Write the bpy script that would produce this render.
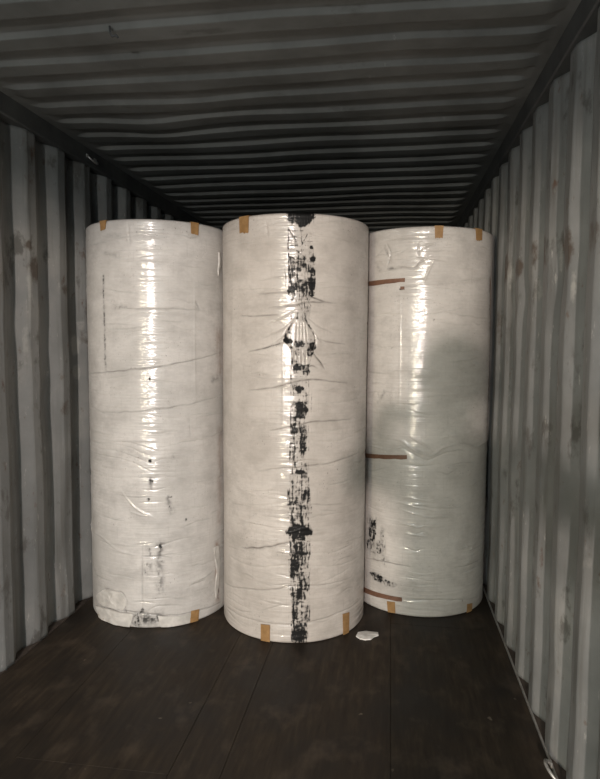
import bpy, bmesh, math
import numpy as np
from mathutils import Vector, Matrix, noise as mnoise

# ------------------------------------------------------------------ scene, camera, light, exposure
for o in list(bpy.data.objects):
    bpy.data.objects.remove(o, do_unlink=True)
scene = bpy.context.scene
COL = scene.collection

FPX = 603.57                                   # focal length in pixels of the 600x779 frame
YAW, PITCH, ROLL = 0.14652, 0.07451, 0.0056
CAM = np.array([0.5655, 0.0, 1.5197])
def cam_axes():
    cy, sy, cp, sp, cr, sr = math.cos(YAW), math.sin(YAW), math.cos(PITCH), math.sin(PITCH), math.cos(ROLL), math.sin(ROLL)
    f = np.array([-sy*cp, cy*cp, -sp]); r = np.array([cy, sy, 0.0]); u = np.cross(r, f)
    return cr*r + sr*u, -sr*r + cr*u, f
CR, CU, CF = cam_axes()
cd = bpy.data.cameras.new('camera')
cam = bpy.data.objects.new('camera', cd); COL.objects.link(cam)
cd.sensor_fit = 'VERTICAL'; cd.sensor_height = 36.0; cd.lens = FPX*36.0/779.0
cd.clip_start = 0.02; cd.clip_end = 100
M = Matrix.Identity(4)
for i in range(3):
    M[i][0], M[i][1], M[i][2], M[i][3] = CR[i], CU[i], -CF[i], CAM[i]
cam.matrix_world = M
scene.camera = cam

world = bpy.data.worlds.new('world'); scene.world = world
world.use_nodes = True
bg = world.node_tree.nodes['Background']
bg.inputs['Color'].default_value = (0.68, 0.90, 1.0, 1)
bg.inputs['Strength'].default_value = 1.65

def beam(name, loc, aim, power, color, radius, angle, blend, wide):
    """vehicle work lamp outside the open doors: a spot with a beam wider than high"""
    ld = bpy.data.lights.new(name, 'SPOT'); ld.energy = power; ld.color = color; ld.shadow_soft_size = radius
    ld.spot_size = math.radians(angle); ld.spot_blend = blend
    lo = bpy.data.objects.new(name, ld); COL.objects.link(lo); lo.location = loc
    lo.rotation_euler = (Vector(aim)-Vector(loc)).to_track_quat('-Z', 'Y').to_euler()
    lo.scale = (wide, 1, 1)
    return lo
# two work lamps and an added white fill light outside the open doors, behind the photographer
beam('warm_work_lamp', (0.44, -4.2, 1.96), (0.30, 3.4, 0.62), 1150, (1.0, 0.86, 0.79), 0.08, 30, 0.55, 2.0)
beam('yellow_work_lamp', (-1.15, -4.4, 1.25), (0.85, 3.4, 0.66), 520, (1.0, 0.87, 0.62), 0.12, 28, 0.55, 2.4)

ld = bpy.data.lights.new('white_rib_fill', 'POINT'); ld.energy = 165; ld.color = (0.99, 0.985, 0.95); ld.shadow_soft_size = 0.05  # invented source, put in to pick out the roof ribs
lo = bpy.data.objects.new('white_rib_fill', ld); COL.objects.link(lo); lo.location = (-0.05, -1.9, 1.72)

vs = scene.view_settings
vs.view_transform = 'Standard'; vs.look = 'None'; vs.gamma = 1.0; vs.use_curve_mapping = False
vs.exposure = 0.08

# ------------------------------------------------------------------ helpers
def rayd(px, py):
    return CF + CR*(px-300.0)/FPX - CU*(py-389.5)/FPX

def tag(o, label=None, cat=None, group=None, kind=None):
    if label: o['label'] = label
    if cat: o['category'] = cat
    if group: o['group'] = group
    if kind: o['kind'] = kind
    return o

def mesh_obj(name, verts, faces, mat, parent=None, smooth=False):
    me = bpy.data.meshes.new(name)
    me.from_pydata([tuple(v) for v in verts], [], [tuple(f) for f in faces])
    me.update()
    if smooth:
        me.polygons.foreach_set('use_smooth', [True]*len(me.polygons))
    if mat: me.materials.append(mat)
    o = bpy.data.objects.new(name, me); COL.objects.link(o)
    if parent: o.parent = parent
    return o

def empty(name, loc):
    o = bpy.data.objects.new(name, None); COL.objects.link(o); o.location = loc
    o.empty_display_size = 0.1
    return o

def box(name, x0, x1, y0, y1, z0, z1, mat, parent=None, bev=0.0):
    bm = bmesh.new()
    bmesh.ops.create_cube(bm, size=1.0)
    bmesh.ops.scale(bm, vec=(x1-x0, y1-y0, z1-z0), verts=bm.verts)
    bmesh.ops.translate(bm, vec=((x0+x1)/2, (y0+y1)/2, (z0+z1)/2), verts=bm.verts)
    if bev: bmesh.ops.bevel(bm, geom=bm.edges[:], offset=bev, segments=1, affect='EDGES')
    me = bpy.data.meshes.new(name); bm.to_mesh(me); bm.free()
    me.materials.append(mat)
    o = bpy.data.objects.new(name, me); COL.objects.link(o)
    if parent: o.parent = parent
    return o

def tube(name, pts, rad, mat, parent=None, seg=8, closed=False):
    P = [Vector(p) for p in pts]; n = len(P); V = []; F = []
    for i, p in enumerate(P):
        a = P[(i-1) % n] if (i > 0 or closed) else P[i]
        b = P[(i+1) % n] if (i < n-1 or closed) else P[i]
        t = (b-a).normalized()
        ref = Vector((0, 0, 1)) if abs(t.z) < 0.9 else Vector((1, 0, 0))
        u = t.cross(ref).normalized(); w = t.cross(u)
        for k in range(seg):
            an = 2*math.pi*k/seg
            V.append(p + rad*(math.cos(an)*u + math.sin(an)*w))
    for i in range(n if closed else n-1):
        j = (i+1) % n
        for k in range(seg):
            F.append((i*seg+k, i*seg+(k+1) % seg, j*seg+(k+1) % seg, j*seg+k))
    if not closed:
        F.append(tuple(range(seg))[::-1]); F.append(tuple(range((n-1)*seg, n*seg)))
    return mesh_obj(name, V, F, mat, parent, True)

def vnoise(x, y, seed=0):
    """smooth 2D value noise in 0..1 on numpy arrays"""
    xi = np.floor(x).astype(np.int64); yi = np.floor(y).astype(np.int64)
    fx = x-xi; fy = y-yi
    fx = fx*fx*(3-2*fx); fy = fy*fy*(3-2*fy)
    def h(a, b):
        v = (a*374761393 + b*668265263 + seed*2246822519) & 0xffffffff
        v = ((v ^ (v >> 13))*1274126177) & 0xffffffff
        v = v ^ (v >> 16)
        return (v & 0xffff)/65535.0
    return (h(xi, yi)*(1-fx)+h(xi+1, yi)*fx)*(1-fy) + (h(xi, yi+1)*(1-fx)+h(xi+1, yi+1)*fx)*fy

def fbm(x, y, seed=0, octv=3):
    s = 0; a = 0.5; t = 0
    for k in range(octv):
        s = s + a*vnoise(x*2**k, y*2**k, seed+17*k); t += a; a *= 0.5
    return s/t

def sstep(a, b, x):
    t = np.clip((x-a)/(b-a), 0, 1)
    return t*t*(3-2*t)

# ------------------------------------------------------------------ materials
class NT:
    def __init__(s, name):
        s.m = bpy.data.materials.new(name); s.m.use_nodes = True
        s.t = s.m.node_tree; s.b = s.t.nodes['Principled BSDF']
    def n(s, typ, **kw):
        nd = s.t.nodes.new(typ)
        for k, v in kw.items():
            if k in nd.inputs.keys(): nd.inputs[k].default_value = v
            else: setattr(nd, k, v)
        return nd
    def l(s, a, b): s.t.links.new(a, b)
    def ramp(s, src, stops):
        r = s.t.nodes.new('ShaderNodeValToRGB'); cr = r.color_ramp
        while len(cr.elements) < len(stops): cr.elements.new(0.5)
        for e, (p, c) in zip(cr.elements, stops):
            e.position = p; e.color = (c[0], c[1], c[2], 1) if isinstance(c, (tuple, list)) else (c, c, c, 1)
        s.l(src, r.inputs[0]); return r.outputs[0]
    def mix(s, fac, a, b):
        m = s.t.nodes.new('ShaderNodeMix'); m.data_type = 'RGBA'
        for sock, v in ((m.inputs[0], fac), (m.inputs[6], a), (m.inputs[7], b)):
            if isinstance(v, (float, int)): sock.default_value = v
            elif isinstance(v, tuple): sock.default_value = (v[0], v[1], v[2], 1)
            else: s.l(v, sock)
        return m.outputs[2]
    def math(s, op, a, b):
        m = s.t.nodes.new('ShaderNodeMath'); m.operation = op
        for sock, v in zip(m.inputs, (a, b)):
            if isinstance(v, (float, int)): sock.default_value = v
            else: s.l(v, sock)
        return m.outputs[0]
    def coord(s, scale=(1, 1, 1), out='Object', loc=(0, 0, 0)):
        tc = s.t.nodes.new('ShaderNodeTexCoord'); mp = s.t.nodes.new('ShaderNodeMapping')
        mp.inputs['Scale'].default_value = scale; mp.inputs['Location'].default_value = loc
        s.l(tc.outputs[out], mp.inputs[0]); return mp.outputs[0]
    def noise(s, vec, scale, detail=4, rough=0.55, dist=0.0):
        n = s.t.nodes.new('ShaderNodeTexNoise')
        n.inputs['Scale'].default_value = scale; n.inputs['Detail'].default_value = detail
        n.inputs['Roughness'].default_value = rough; n.inputs['Distortion'].default_value = dist
        s.l(vec, n.inputs['Vector']); return n.outputs[0]
    def bump(s, h, strength, dist, prev=None):
        b = s.t.nodes.new('ShaderNodeBump'); b.inputs['Strength'].default_value = strength
        b.inputs['Distance'].default_value = dist; s.l(h, b.inputs['Height'])
        if prev is not None: s.l(prev, b.inputs['Normal'])
        return b.outputs[0]

def mat_wall():
    n = NT('container_paint'); v = n.coord()
    a = n.noise(v, 2.2, 6, 0.6)
    c = n.ramp(a, [(0.3, (0.145, 0.149, 0.145)), (0.55, (0.215, 0.217, 0.209)), (0.75, (0.295, 0.288, 0.265))])
    # vertical run marks
    st = n.noise(n.coord((6, 14, 0.7)), 1.6, 5, 0.6)
    c = n.mix(n.ramp(st, [(0.50, 0.0), (0.72, 0.7)]), c, (0.11, 0.107, 0.095))
    # grazed patches at a belt of heights and dull rust
    d = n.noise(n.coord((1, 3.5, 1.8), loc=(2.7, 0, 0.3)), 2.3, 7, 0.65)
    c = n.mix(n.ramp(d, [(0.58, 0.0), (0.65, 0.75)]), c, (0.08, 0.075, 0.066))
    r = n.noise(n.coord((1, 4, 2.0), loc=(7.7, 1.3, 4.3)), 3.4, 8, 0.7)
    c = n.mix(n.ramp(r, [(0.61, 0.0), (0.69, 0.8)]), c, (0.10, 0.055, 0.034))
    # worn pale chips
    w = n.noise(n.coord((1, 9, 2.2), loc=(1.1, 5, 0)), 5.5, 8, 0.7)
    c = n.mix(n.ramp(w, [(0.62, 0.0), (0.69, 0.55)]), c, (0.45, 0.44, 0.40))
    br = n.noise(n.coord((1, 5, 4)), 7, 6, 0.7)
    for nm, col in (('rub', (0.075, 0.052, 0.036)), ('chip', (0.33, 0.325, 0.30))):
        at = n.t.nodes.new('ShaderNodeAttribute'); at.attribute_name = nm
        k = n.ramp(n.math('MULTIPLY', n.math('ADD', at.outputs['Fac'], n.math('MULTIPLY', br, 1.5)), 0.5), [(0.52, 0.0), (0.74, 0.85)])
        k = n.math('MULTIPLY', k, n.ramp(at.outputs['Fac'], [(0.05, 0.0), (0.3, 1.0)]))
        c = n.mix(k, c, col)
    n.l(c, n.b.inputs['Base Color'])
    n.l(n.ramp(a, [(0.3, 0.42), (0.7, 0.62)]), n.b.inputs['Roughness'])
    n.b.inputs['Specular IOR Level'].default_value = 0.4
    n.l(n.bump(n.noise(v, 38, 6, 0.65), 0.25, 0.004), n.b.inputs['Normal'])
    return n.m

def mat_ceiling():
    n = NT('roof_paint'); v = n.coord()
    a = n.noise(v, 2.0, 6, 0.6)
    c = n.ramp(a, [(0.3, (0.115, 0.115, 0.108)), (0.6, (0.22, 0.22, 0.208))])
    d = n.noise(n.coord((1.2, 3, 1), loc=(3, 1, 0)), 3.0, 7, 0.68)
    c = n.mix(n.ramp(d, [(0.6, 0.0), (0.7, 0.6)]), c, (0.09, 0.085, 0.075))
    w = n.noise(n.coord((3, 3, 1), loc=(9, 4, 0)), 6.0, 8, 0.7)
    c = n.mix(n.ramp(w, [(0.66, 0.0), (0.72, 0.4)]), c, (0.42, 0.41, 0.38))
    n.l(c, n.b.inputs['Base Color']); n.b.inputs['Roughness'].default_value = 0.55
    n.l(n.bump(n.noise(v, 30, 5, 0.6), 0.2, 0.004), n.b.inputs['Normal'])
    return n.m

def mat_rail():
    n = NT('rail_paint'); v = n.coord()
    a = n.noise(v, 6, 6, 0.6)
    c = n.ramp(a, [(0.35, (0.05, 0.052, 0.052)), (0.7, (0.095, 0.095, 0.09))])
    n.l(c, n.b.inputs['Base Color']); n.b.inputs['Roughness'].default_value = 0.6
    return n.m

def mat_floor():
    n = NT('plywood'); oi = n.t.nodes.new('ShaderNodeObjectInfo')
    v = n.coord((1, 1, 1))
    g = n.noise(n.coord((9, 1.1, 1)), 4.5, 6, 0.6)
    c = n.ramp(g, [(0.3, (0.022, 0.015, 0.010)), (0.55, (0.042, 0.030, 0.019)), (0.8, (0.078, 0.056, 0.037))])
    st = n.noise(n.coord((1, 0.7, 1), loc=(4, 2, 0)), 2.6, 6, 0.62)
    c = n.mix(n.ramp(st, [(0.40, 0.8), (0.6, 0.0)]), c, (0.013, 0.010, 0.008))
    sc = n.noise(n.coord((1.5, 1, 1), loc=(1.4, 6.2, 0)), 5.2, 7, 0.55)
    c = n.mix(n.ramp(sc, [(0.54, 0.0), (0.70, 0.42)]), c, (0.105, 0.078, 0.055))
    wh = n.noise(n.coord((2, 2, 1), loc=(8.4, 3.3, 0)), 6.5, 3, 0.4)
    c = n.mix(n.ramp(wh, [(0.74, 0.0), (0.77, 0.6)]), c, (0.22, 0.18, 0.14))
    tone = n.math('MULTIPLY_ADD', oi.outputs['Random'], 0.2); 
    tone.node.inputs[2].default_value = 0.85
    hs = n.t.nodes.new('ShaderNodeHueSaturation'); n.l(tone, hs.inputs['Value']); n.l(c, hs.inputs['Color'])
    n.l(hs.outputs[0], n.b.inputs['Base Color'])
    n.l(n.ramp(st, [(0.35, 0.5), (0.65, 0.72)]), n.b.inputs['Roughness'])
    n.b.inputs['Specular IOR Level'].default_value = 0.3
    n.l(n.bump(g, 0.25, 0.003), n.b.inputs['Normal'])
    return n.m

def mat_film(name, pale, mid, dark, loc):
    n = NT(name)
    uv = n.coord((1, 1, 1), 'UV', loc)
    fine = n.noise(n.coord((3.0, 9, 1), 'UV', loc), 9, 6, 0.62)
    a = n.noise(uv, 2.4, 6, 0.62)
    c = n.ramp(a, [(0.36, mid), (0.60, pale)])
    bl = n.noise(n.coord((1.0, 1.4, 1), 'UV', (loc[0]+5, loc[1]+3, 0)), 6.5, 8, 0.68)
    c = n.mix(n.ramp(bl, [(0.46, 0.0), (0.68, 0.75)]), c, dark)
    sx = n.noise(n.coord((26, 2.2, 1), 'UV', (loc[0]+2, loc[1]+9, 0)), 3.0, 5, 0.65)
    c = n.mix(n.ramp(sx, [(0.56, 0.0), (0.72, 0.42)]), c, dark)
    c = n.mix(n.ramp(fine, [(0.33, 0.26), (0.62, 0.0)]), c, dark)
    speck = n.noise(n.coord((1.3, 1, 1), 'UV', loc), 75, 3, 0.6)
    spm = n.noise(uv, 5, 4, 0.6)
    sm = n.math('MULTIPLY', n.ramp(speck, [(0.62, 0.0), (0.69, 1.0)]), n.ramp(spm, [(0.48, 0.0), (0.66, 0.75)]))
    c = n.mix(sm, c, (0.13, 0.11, 0.10))
    # faint warp lines round the roll
    wl = n.noise(n.coord((0.6, 26, 1), 'UV', loc), 7, 3, 0.6)
    c = n.mix(n.ramp(wl, [(0.60, 0.0), (0.76, 0.15)]), c, (0.30, 0.27, 0.245))
    at = n.t.nodes.new('ShaderNodeAttribute'); at.attribute_name = 'brown'
    c = n.mix(at.outputs['Fac'], c, (0.23, 0.115, 0.065))
    ad = n.t.nodes.new('ShaderNodeAttribute'); ad.attribute_name = 'dirt_crease'
    c = n.mix(ad.outputs['Fac'], c, (0.011, 0.011, 0.011))
    n.l(c, n.b.inputs['Base Color'])
    n.l(n.ramp(ad.outputs['Fac'], [(0.1, 0.5), (0.7, 0.15)]), n.b.inputs['Specular IOR Level'])
    n.b.inputs['Roughness'].default_value = 0.55
    n.l(n.ramp(ad.outputs['Fac'], [(0.1, 0.46), (0.6, 0.03)]), n.b.inputs['Coat Weight'])
    cw = n.noise(n.coord((1.0, 3.0, 1), 'UV', loc), 3.5, 4, 0.6)
    n.l(n.ramp(cw, [(0.3, 0.06), (0.7, 0.14)]), n.b.inputs['Coat Roughness'])
    n.b.inputs['Coat IOR'].default_value = 1.75
    # horizontal stretch wrinkles of the film: short along the height, long round the roll
    w1 = n.noise(n.coord((0.45, 24, 1), 'UV', loc), 3.2, 3, 0.6)
    b1 = n.bump(w1, 0.30, 0.008)
    b2 = n.bump(fine, 0.10, 0.003, b1)
    n.l(b1, n.b.inputs['Coat Normal']); n.l(b2, n.b.inputs['Normal'])
    return n.m

def mat_plain(name, c1, c2, scale=20, rough=0.6, metal=0.0, bump=0.15, spec=0.4):
    n = NT(name); v = n.coord(); a = n.noise(v, scale, 5, 0.6)
    n.l(n.ramp(a, [(0.35, c1), (0.68, c2)]), n.b.inputs['Base Color'])
    n.b.inputs['Roughness'].default_value = rough; n.b.inputs['Metallic'].default_value = metal
    n.b.inputs['Specular IOR Level'].default_value = spec
    n.l(n.bump(a, bump, 0.003), n.b.inputs['Normal'])
    return n.m

WALL = mat_wall(); CEIL = mat_ceiling(); RAIL = mat_rail(); PLY = mat_floor()
STEEL = mat_plain('galvanised_steel', (0.30, 0.29, 0.27), (0.5, 0.49, 0.46), 30, 0.45, 0.6)
DARKSTEEL = mat_plain('dark_steel', (0.06, 0.06, 0.06), (0.12, 0.115, 0.11), 20, 0.6)
TAPE = mat_plain('kraft_tape', (0.27, 0.155, 0.062), (0.36, 0.215, 0.095), 30, 0.45)
TAPE_RED = mat_plain('red_brown_tape', (0.13, 0.068, 0.042), (0.19, 0.10, 0.064), 30, 0.5)
PAPER = mat_plain('white_paper', (0.66, 0.64, 0.60), (0.78, 0.76, 0.73), 40, 0.7)
FLAPM = mat_plain('loose_film', (0.46, 0.445, 0.42), (0.64, 0.62, 0.59), 18, 0.32, 0, 0.3)
GROUND = mat_plain('yard_concrete', (0.14, 0.138, 0.132), (0.20, 0.197, 0.19), 3, 0.85)
RUST = mat_plain('rusty_rail', (0.045, 0.034, 0.027), (0.085, 0.066, 0.052), 25, 0.8)
CORE = mat_plain('core_board', (0.25, 0.17, 0.10), (0.33, 0.23, 0.14), 30, 0.8)

# ------------------------------------------------------------------ the container
W2 = 1.175; Y0, Y1 = -1.25, 8.3
ZW = 2.545                                   # top of the side sheets
def corr_profile(ph, y0, y1):
    """(y, depth) along a side sheet; ph = y of the near edge of one inner face (faces 62, slopes 88, recess 40)"""
    T = 0.278; out = []
    dp = 0.046; pts = [(0.0, 0.0), (0.030, 0.0), (0.056, 0.0)]
    for q in range(9):                               # rounded slope out, flat, rounded slope back
        u = q/8; pts.append((0.062+0.088*u, dp*(0.75*u+0.25*(u*u*(3-2*u)))))
    pts += [(0.170, dp)]
    for q in range(9):
        u = 1-q/8; pts.append((0.190+0.086*(1-u), dp*(0.75*u+0.25*(u*u*(3-2*u)))))
    k0 = int(math.floor((y0-ph)/T))-1
    for k in range(k0, k0+int((y1-y0)/T)+4):
        for a, d in pts:
            y = ph+k*T+a
            if y0 <= y <= y1: out.append((y, d))
    return out

def wall_pt(px, py, x):
    d = rayd(px, py); t = (x-CAM[0])/d[0]; p = CAM+t*d
    return p[1], p[2]
def make_wall(name, side, ph, dents, seed, marks, scrapes):
    # rubbed and rusted places read off the picture: (px, py, half width m, half height m, strength)
    spots = [wall_pt(a, b, side*1.19)+(ry, rz, st) for a, b, ry, rz, st in marks]
    chips = [wall_pt(a, b, side*1.19)+(ry, rz, st) for a, b, ry, rz, st in scrapes]
    prof = corr_profile(ph, Y0, Y1); nz = 132
    V = []; F = []; rub = []; chip = []
    for y, d in prof:
        for j in range(nz+1):
            z = ZW*j/nz
            b = mnoise.noise(Vector((y*2.4, z*1.6, seed)))*0.0055 + mnoise.noise(Vector((y*7, z*4.5, seed+9)))*0.0028
            yy = y + mnoise.noise(Vector((y*4, z*2.6, seed+20)))*0.005
            fade = min(1.0, z/0.08)*min(1.0, (ZW-z)/0.08)
            b *= fade
            for (dy, dz, ry, rz, dep) in dents:
                q = ((y-dy)/ry)**2 + ((z-dz)/rz)**2
                if q < 6: b += dep*math.exp(-q)
            x = W2 + d + max(b, -0.004)
            V.append((side*x, yy, z))
            for lst, acc in ((spots, rub), (chips, chip)):
                m = 0.0
                for (sy, sz, ry, rz, st) in lst:
                    q = ((yy-sy)/ry)**2 + ((z-sz)/rz)**2
                    if q < 4: m = max(m, st*math.exp(-q*q))
                acc.append(m)
    n = len(prof)
    for i in range(n-1):
        for j in range(nz):
            a = i*(nz+1)+j
            f = (a, a+nz+1, a+nz+2, a+1)
            F.append(f if side < 0 else f[::-1])
    o = mesh_obj(name, V, F, WALL, None, True)
    me = o.data
    for nm, arr in (('rub', rub), ('chip', chip)):
        at = me.attributes.new(nm, 'FLOAT', 'POINT'); at.data.foreach_set('value', arr)
    md = o.modifiers.new('thickness', 'SOLIDIFY'); md.thickness = 0.002; md.offset = -1
    return tag(o, kind='structure')

YL = 2.540                                   # far edge of an inner face on the left wall
make_wall('wall_left', -1, YL-0.062, [(2.50, 1.62, 0.06, 0.10, 0.010), (2.78, 1.50, 0.06, 0.12, 0.008), (2.9, 1.15, 0.07, 0.2, 0.012), (2.2, 0.6, 0.1, 0.25, 0.010), (3.05, 0.45, 0.05, 0.2, 0.01)], 3.0,
          [(32, 270, 0.06, 0.07, 0.9), (64, 290, 0.05, 0.035, 0.7), (27, 246, 0.03, 0.03, 0.8), (12, 354, 0.05, 0.025, 0.5), (63, 408, 0.05, 0.05, 0.6), (85, 335, 0.06, 0.10, 0.4), (33, 406, 0.03, 0.04, 0.4), (2, 280, 0.04, 0.08, 0.5)],
          [(27, 285, 0.018, 0.10, 0.8), (26, 345, 0.018, 0.12, 0.6), (79, 345, 0.035, 0.06, 0.9), (80, 372, 0.035, 0.05, 0.8), (82, 325, 0.03, 0.04, 0.6), (60, 282, 0.015, 0.04, 0.6)])
make_wall('wall_right', 1, 2.523, [(2.9, 1.75, 0.08, 0.08, 0.012), (2.3, 1.78, 0.05, 0.10, 0.012), (2.05, 0.9, 0.1, 0.2, 0.008), (3.2, 1.70, 0.08, 0.06, 0.012), (2.2, 0.25, 0.08, 0.15, 0.01)], 41.0,
          [(508, 270, 0.10, 0.09, 0.85), (521, 268, 0.05, 0.05, 1.0), (515, 285, 0.10, 0.08, 0.6), (547, 254, 0.04, 0.08, 0.9), (571, 250, 0.05, 0.08, 0.95), (536, 252, 0.04, 0.06, 0.6), (597, 236, 0.05, 0.06, 0.6), (588, 325, 0.04, 0.05, 0.4), (500, 330, 0.06, 0.16, 0.4)],
          [(511, 275, 0.03, 0.08, 0.6), (574, 287, 0.015, 0.06, 0.7), (536, 290, 0.03, 0.06, 0.5), (556, 260, 0.012, 0.05, 0.6), (588, 560, 0.03, 0.05, 0.4)])

def make_ceiling():
    T = 0.20874; y00 = 1.88281; H = 2.630; A = 0.009
    # (offset, height) through one rib, the face towards the doors steps down
    pts = [(-0.014, A), (-0.0075, A), (-0.005, A*0.8), (0.005, -A*0.8), (0.0075, -A), (0.014, -A), (0.05, -A), (0.088, -A), (0.094, -A), (0.098, -A*0.75), (0.108, A*0.75), (0.1115, A), (0.118, A), (0.155, A)]
    ys = []
    k0 = int((Y0-y00)/T)-1
    for k in range(k0, k0+int((Y1-Y0)/T)+3):
        for a, h in pts:
            y = y00+k*T+a
            if Y0 <= y <= Y1: ys.append((y, h))
    xs = [-1.235, -1.17, -1.13] + list(np.linspace(-1.115, 1.115, 76)) + [1.13, 1.17, 1.235]
    V = []; F = []
    for y, h in ys:
        for x in xs:
            e = (1.118-abs(x))/0.05
            e = max(0.0, min(1.0, e)); e = e*e*(3-2*e)
            sag = mnoise.noise(Vector((x*1.3, y*1.7, 7.0)))*0.011*e
            kink = -0.016*math.exp(-((x+0.62)/0.20)**2 - ((y-3.0)/0.20)**2) - 0.012*math.exp(-((x+0.35)/0.25)**2 - ((y-2.7)/0.16)**2)
            wob = mnoise.noise(Vector((x*2.4, y*3.0, 31.0)))*0.012*e
            V.append((x, y+wob, H + h*e + (1-e)*0.004 + sag + kink*e))
    nx = len(xs)
    for i in range(len(ys)-1):
        for j in range(nx-1):
            a = i*nx+j
            F.append((a, a+nx, a+nx+1, a+1))
    o = mesh_obj('ceiling', V, F, CEIL, None, True)
    md = o.modifiers.new('thickness', 'SOLIDIFY'); md.thickness = 0.002; md.offset = -1
    return tag(o, kind='structure')
make_ceiling()

# rails: top side rails, bottom side rails with the thin steel angle that holds the boards down
for i, s in enumerate((-1, 1)):
    a, b = sorted((s*1.160, s*1.240))
    tag(box('trim_%d' % (i+1), a, b, Y0, Y1, ZW-0.004, 2.638, RAIL, None, 0.006), kind='structure')
    a, b = sorted((s*1.1765, s*1.240))
    tag(box('trim_%d' % (i+3), a, b, Y0, Y1, -0.15, 0.003, RUST, None, 0.001), kind='structure')
tag(box('trim_5', 1.1695, 1.1755, Y0, Y1, -0.03, 0.009, STEEL, None, 0.001), kind='structure')
tag(box('wall_end', -1.24, 1.24, Y1, Y1+0.04, -0.15, 2.66, WALL, None), kind='structure')

# floor: steel underlay with plywood boards laid on it
fl = tag(box('floor', -1.165, 1.165, Y0, Y1, -0.06, -0.029, PLY), kind='structure')
rows = [(-1.1745, -0.7705), (-0.7695, -0.1862), (-0.1850, -0.0006), (0.0006, 0.5945), (0.5955, 1.1685)]
for i, (a, b) in enumerate(rows):
    y = Y0 + (0.0 if i % 2 == 0 else -1.3) 
    cuts = [Y0] + [c for c in np.arange(y+2.05, Y1-0.3, 2.44)] + [Y1]
    for c0, c1 in zip(cuts[:-1], cuts[1:]):
        dz = mnoise.noise(Vector((a*5, c0*3, 0)))*0.0007
        box('floor_board', a, b, c0+0.0005, c1-0.0005, -0.029, dz-0.0015, PLY, fl, 0.0010)

# yard outside the doors
tag(box('ground', -14, 14, -16, Y0-0.02, -0.32, -0.16, GROUND), kind='structure')

# ------------------------------------------------------------------ paper rolls
R = 0.400; HR = 2.153
class Roll:
    def __init__(s, cx, cy, seed):
        s.cx, s.cy, s.seed = cx, cy, seed
        s.ref = math.atan2(CAM[1]-cy, CAM[0]-cx)          # the side that faces the photographer
        s.creases = []; s.blobs = []; s.lines = []; s.brown = []; s.strips = []; s.smears = []
    def px(s, x, y):
        """picture point -> (arc length, height) on this roll"""
        d = rayd(x, y); o = CAM-np.array([s.cx, s.cy, 0])
        A = d[0]**2+d[1]**2; B = 2*(d[0]*o[0]+d[1]*o[1]); C = o[0]**2+o[1]**2-R*R
        D = B*B-4*A*C
        t = (-B-math.sqrt(D))/(2*A) if D > 0 else -B/(2*A)
        p = o+t*d
        a = math.atan2(p[1], p[0])-s.ref
        a = (a+math.pi) % (2*math.pi)-math.pi
        return (a*R, min(max(p[2], 0.0), HR))
    def poly(s, pts): return np.array([s.px(*p) for p in pts])
    def pos(s, a, z, r): return ((r*math.cos(s.ref+a)), (r*math.sin(s.ref+a)), z)

def seg_dist(P, S, Z):
    """distance to a polyline, its running parameter 0..1 and the side (+ above)"""
    best = np.full(S.shape, 1e9); par = np.zeros(S.shape); side = np.ones(S.shape)
    L = np.hypot(*(P[1:]-P[:-1]).T); cum = np.concatenate([[0], np.cumsum(L)]); tot = cum[-1]+1e-9
    for i in range(len(P)-1):
        a, b = P[i], P[i+1]; d = b-a; ll = d@d+1e-12
        t = np.clip(((S-a[0])*d[0]+(Z-a[1])*d[1])/ll, 0, 1)
        ex = S-a[0]-t*d[0]; ez = Z-a[1]-t*d[1]
        q = np.hypot(ex, ez); m = q < best
        best = np.where(m, q, best); par = np.where(m, (cum[i]+t*L[i])/tot, par)
        sg = np.sign(d[0]*ez-d[1]*ex)*(1 if d[0] >= 0 else -1)
        side = np.where(m, sg, side)
    return best, par, side

def near(P, S, Z, pad):
    """index window of the grid around a polyline"""
    c = np.where((S[0] > P[:, 0].min()-pad) & (S[0] < P[:, 0].max()+pad))[0]
    r = np.where((Z[:, 0] > P[:, 1].min()-pad) & (Z[:, 0] < P[:, 1].max()+pad))[0]
    if len(c) == 0 or len(r) == 0: return None
    return slice(r[0], r[-1]+1), slice(c[0], c[-1]+1)

def smooth_poly(P, n=6):
    if len(P) < 3: return P
    Q = np.vstack([2*P[0]-P[1], P, 2*P[-1]-P[-2]]); out = []
    for i in range(1, len(Q)-2):
        for k in range(n):
            t = k/n; p0, p1, p2, p3 = Q[i-1], Q[i], Q[i+1], Q[i+2]
            out.append(0.5*(2*p1+(p2-p0)*t+(2*p0-5*p1+4*p2-p3)*t*t+(3*p1-p0-3*p2+p3)*t**3))
    out.append(Q[-2]); return np.array(out)

def small_creases(rl, n):
    """many short shallow wrinkles of the stretched film, nearly level, all round the roll"""
    rng = np.random.default_rng(rl.seed)
    for k in range(n):
        s0 = rng.uniform(-0.72, 0.72); z0 = rng.uniform(0.06, HR-0.06); ln = rng.uniform(0.05, 0.26); sl = rng.normal(0, 0.10)
        P = np.array([(s0, z0), (s0+ln*0.5, z0+sl*ln*0.5+rng.normal(0, 0.008)), (s0+ln, z0+sl*ln)])
        rl.creases.append((P, rng.uniform(2.5, 4.5)*0.001, rng.uniform(1.0, 3.0)*0.001*(1 if rng.random() < 0.7 else -1), rng.uniform(0, 0.22) if rng.random() < 0.6 else 0.0))

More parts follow.
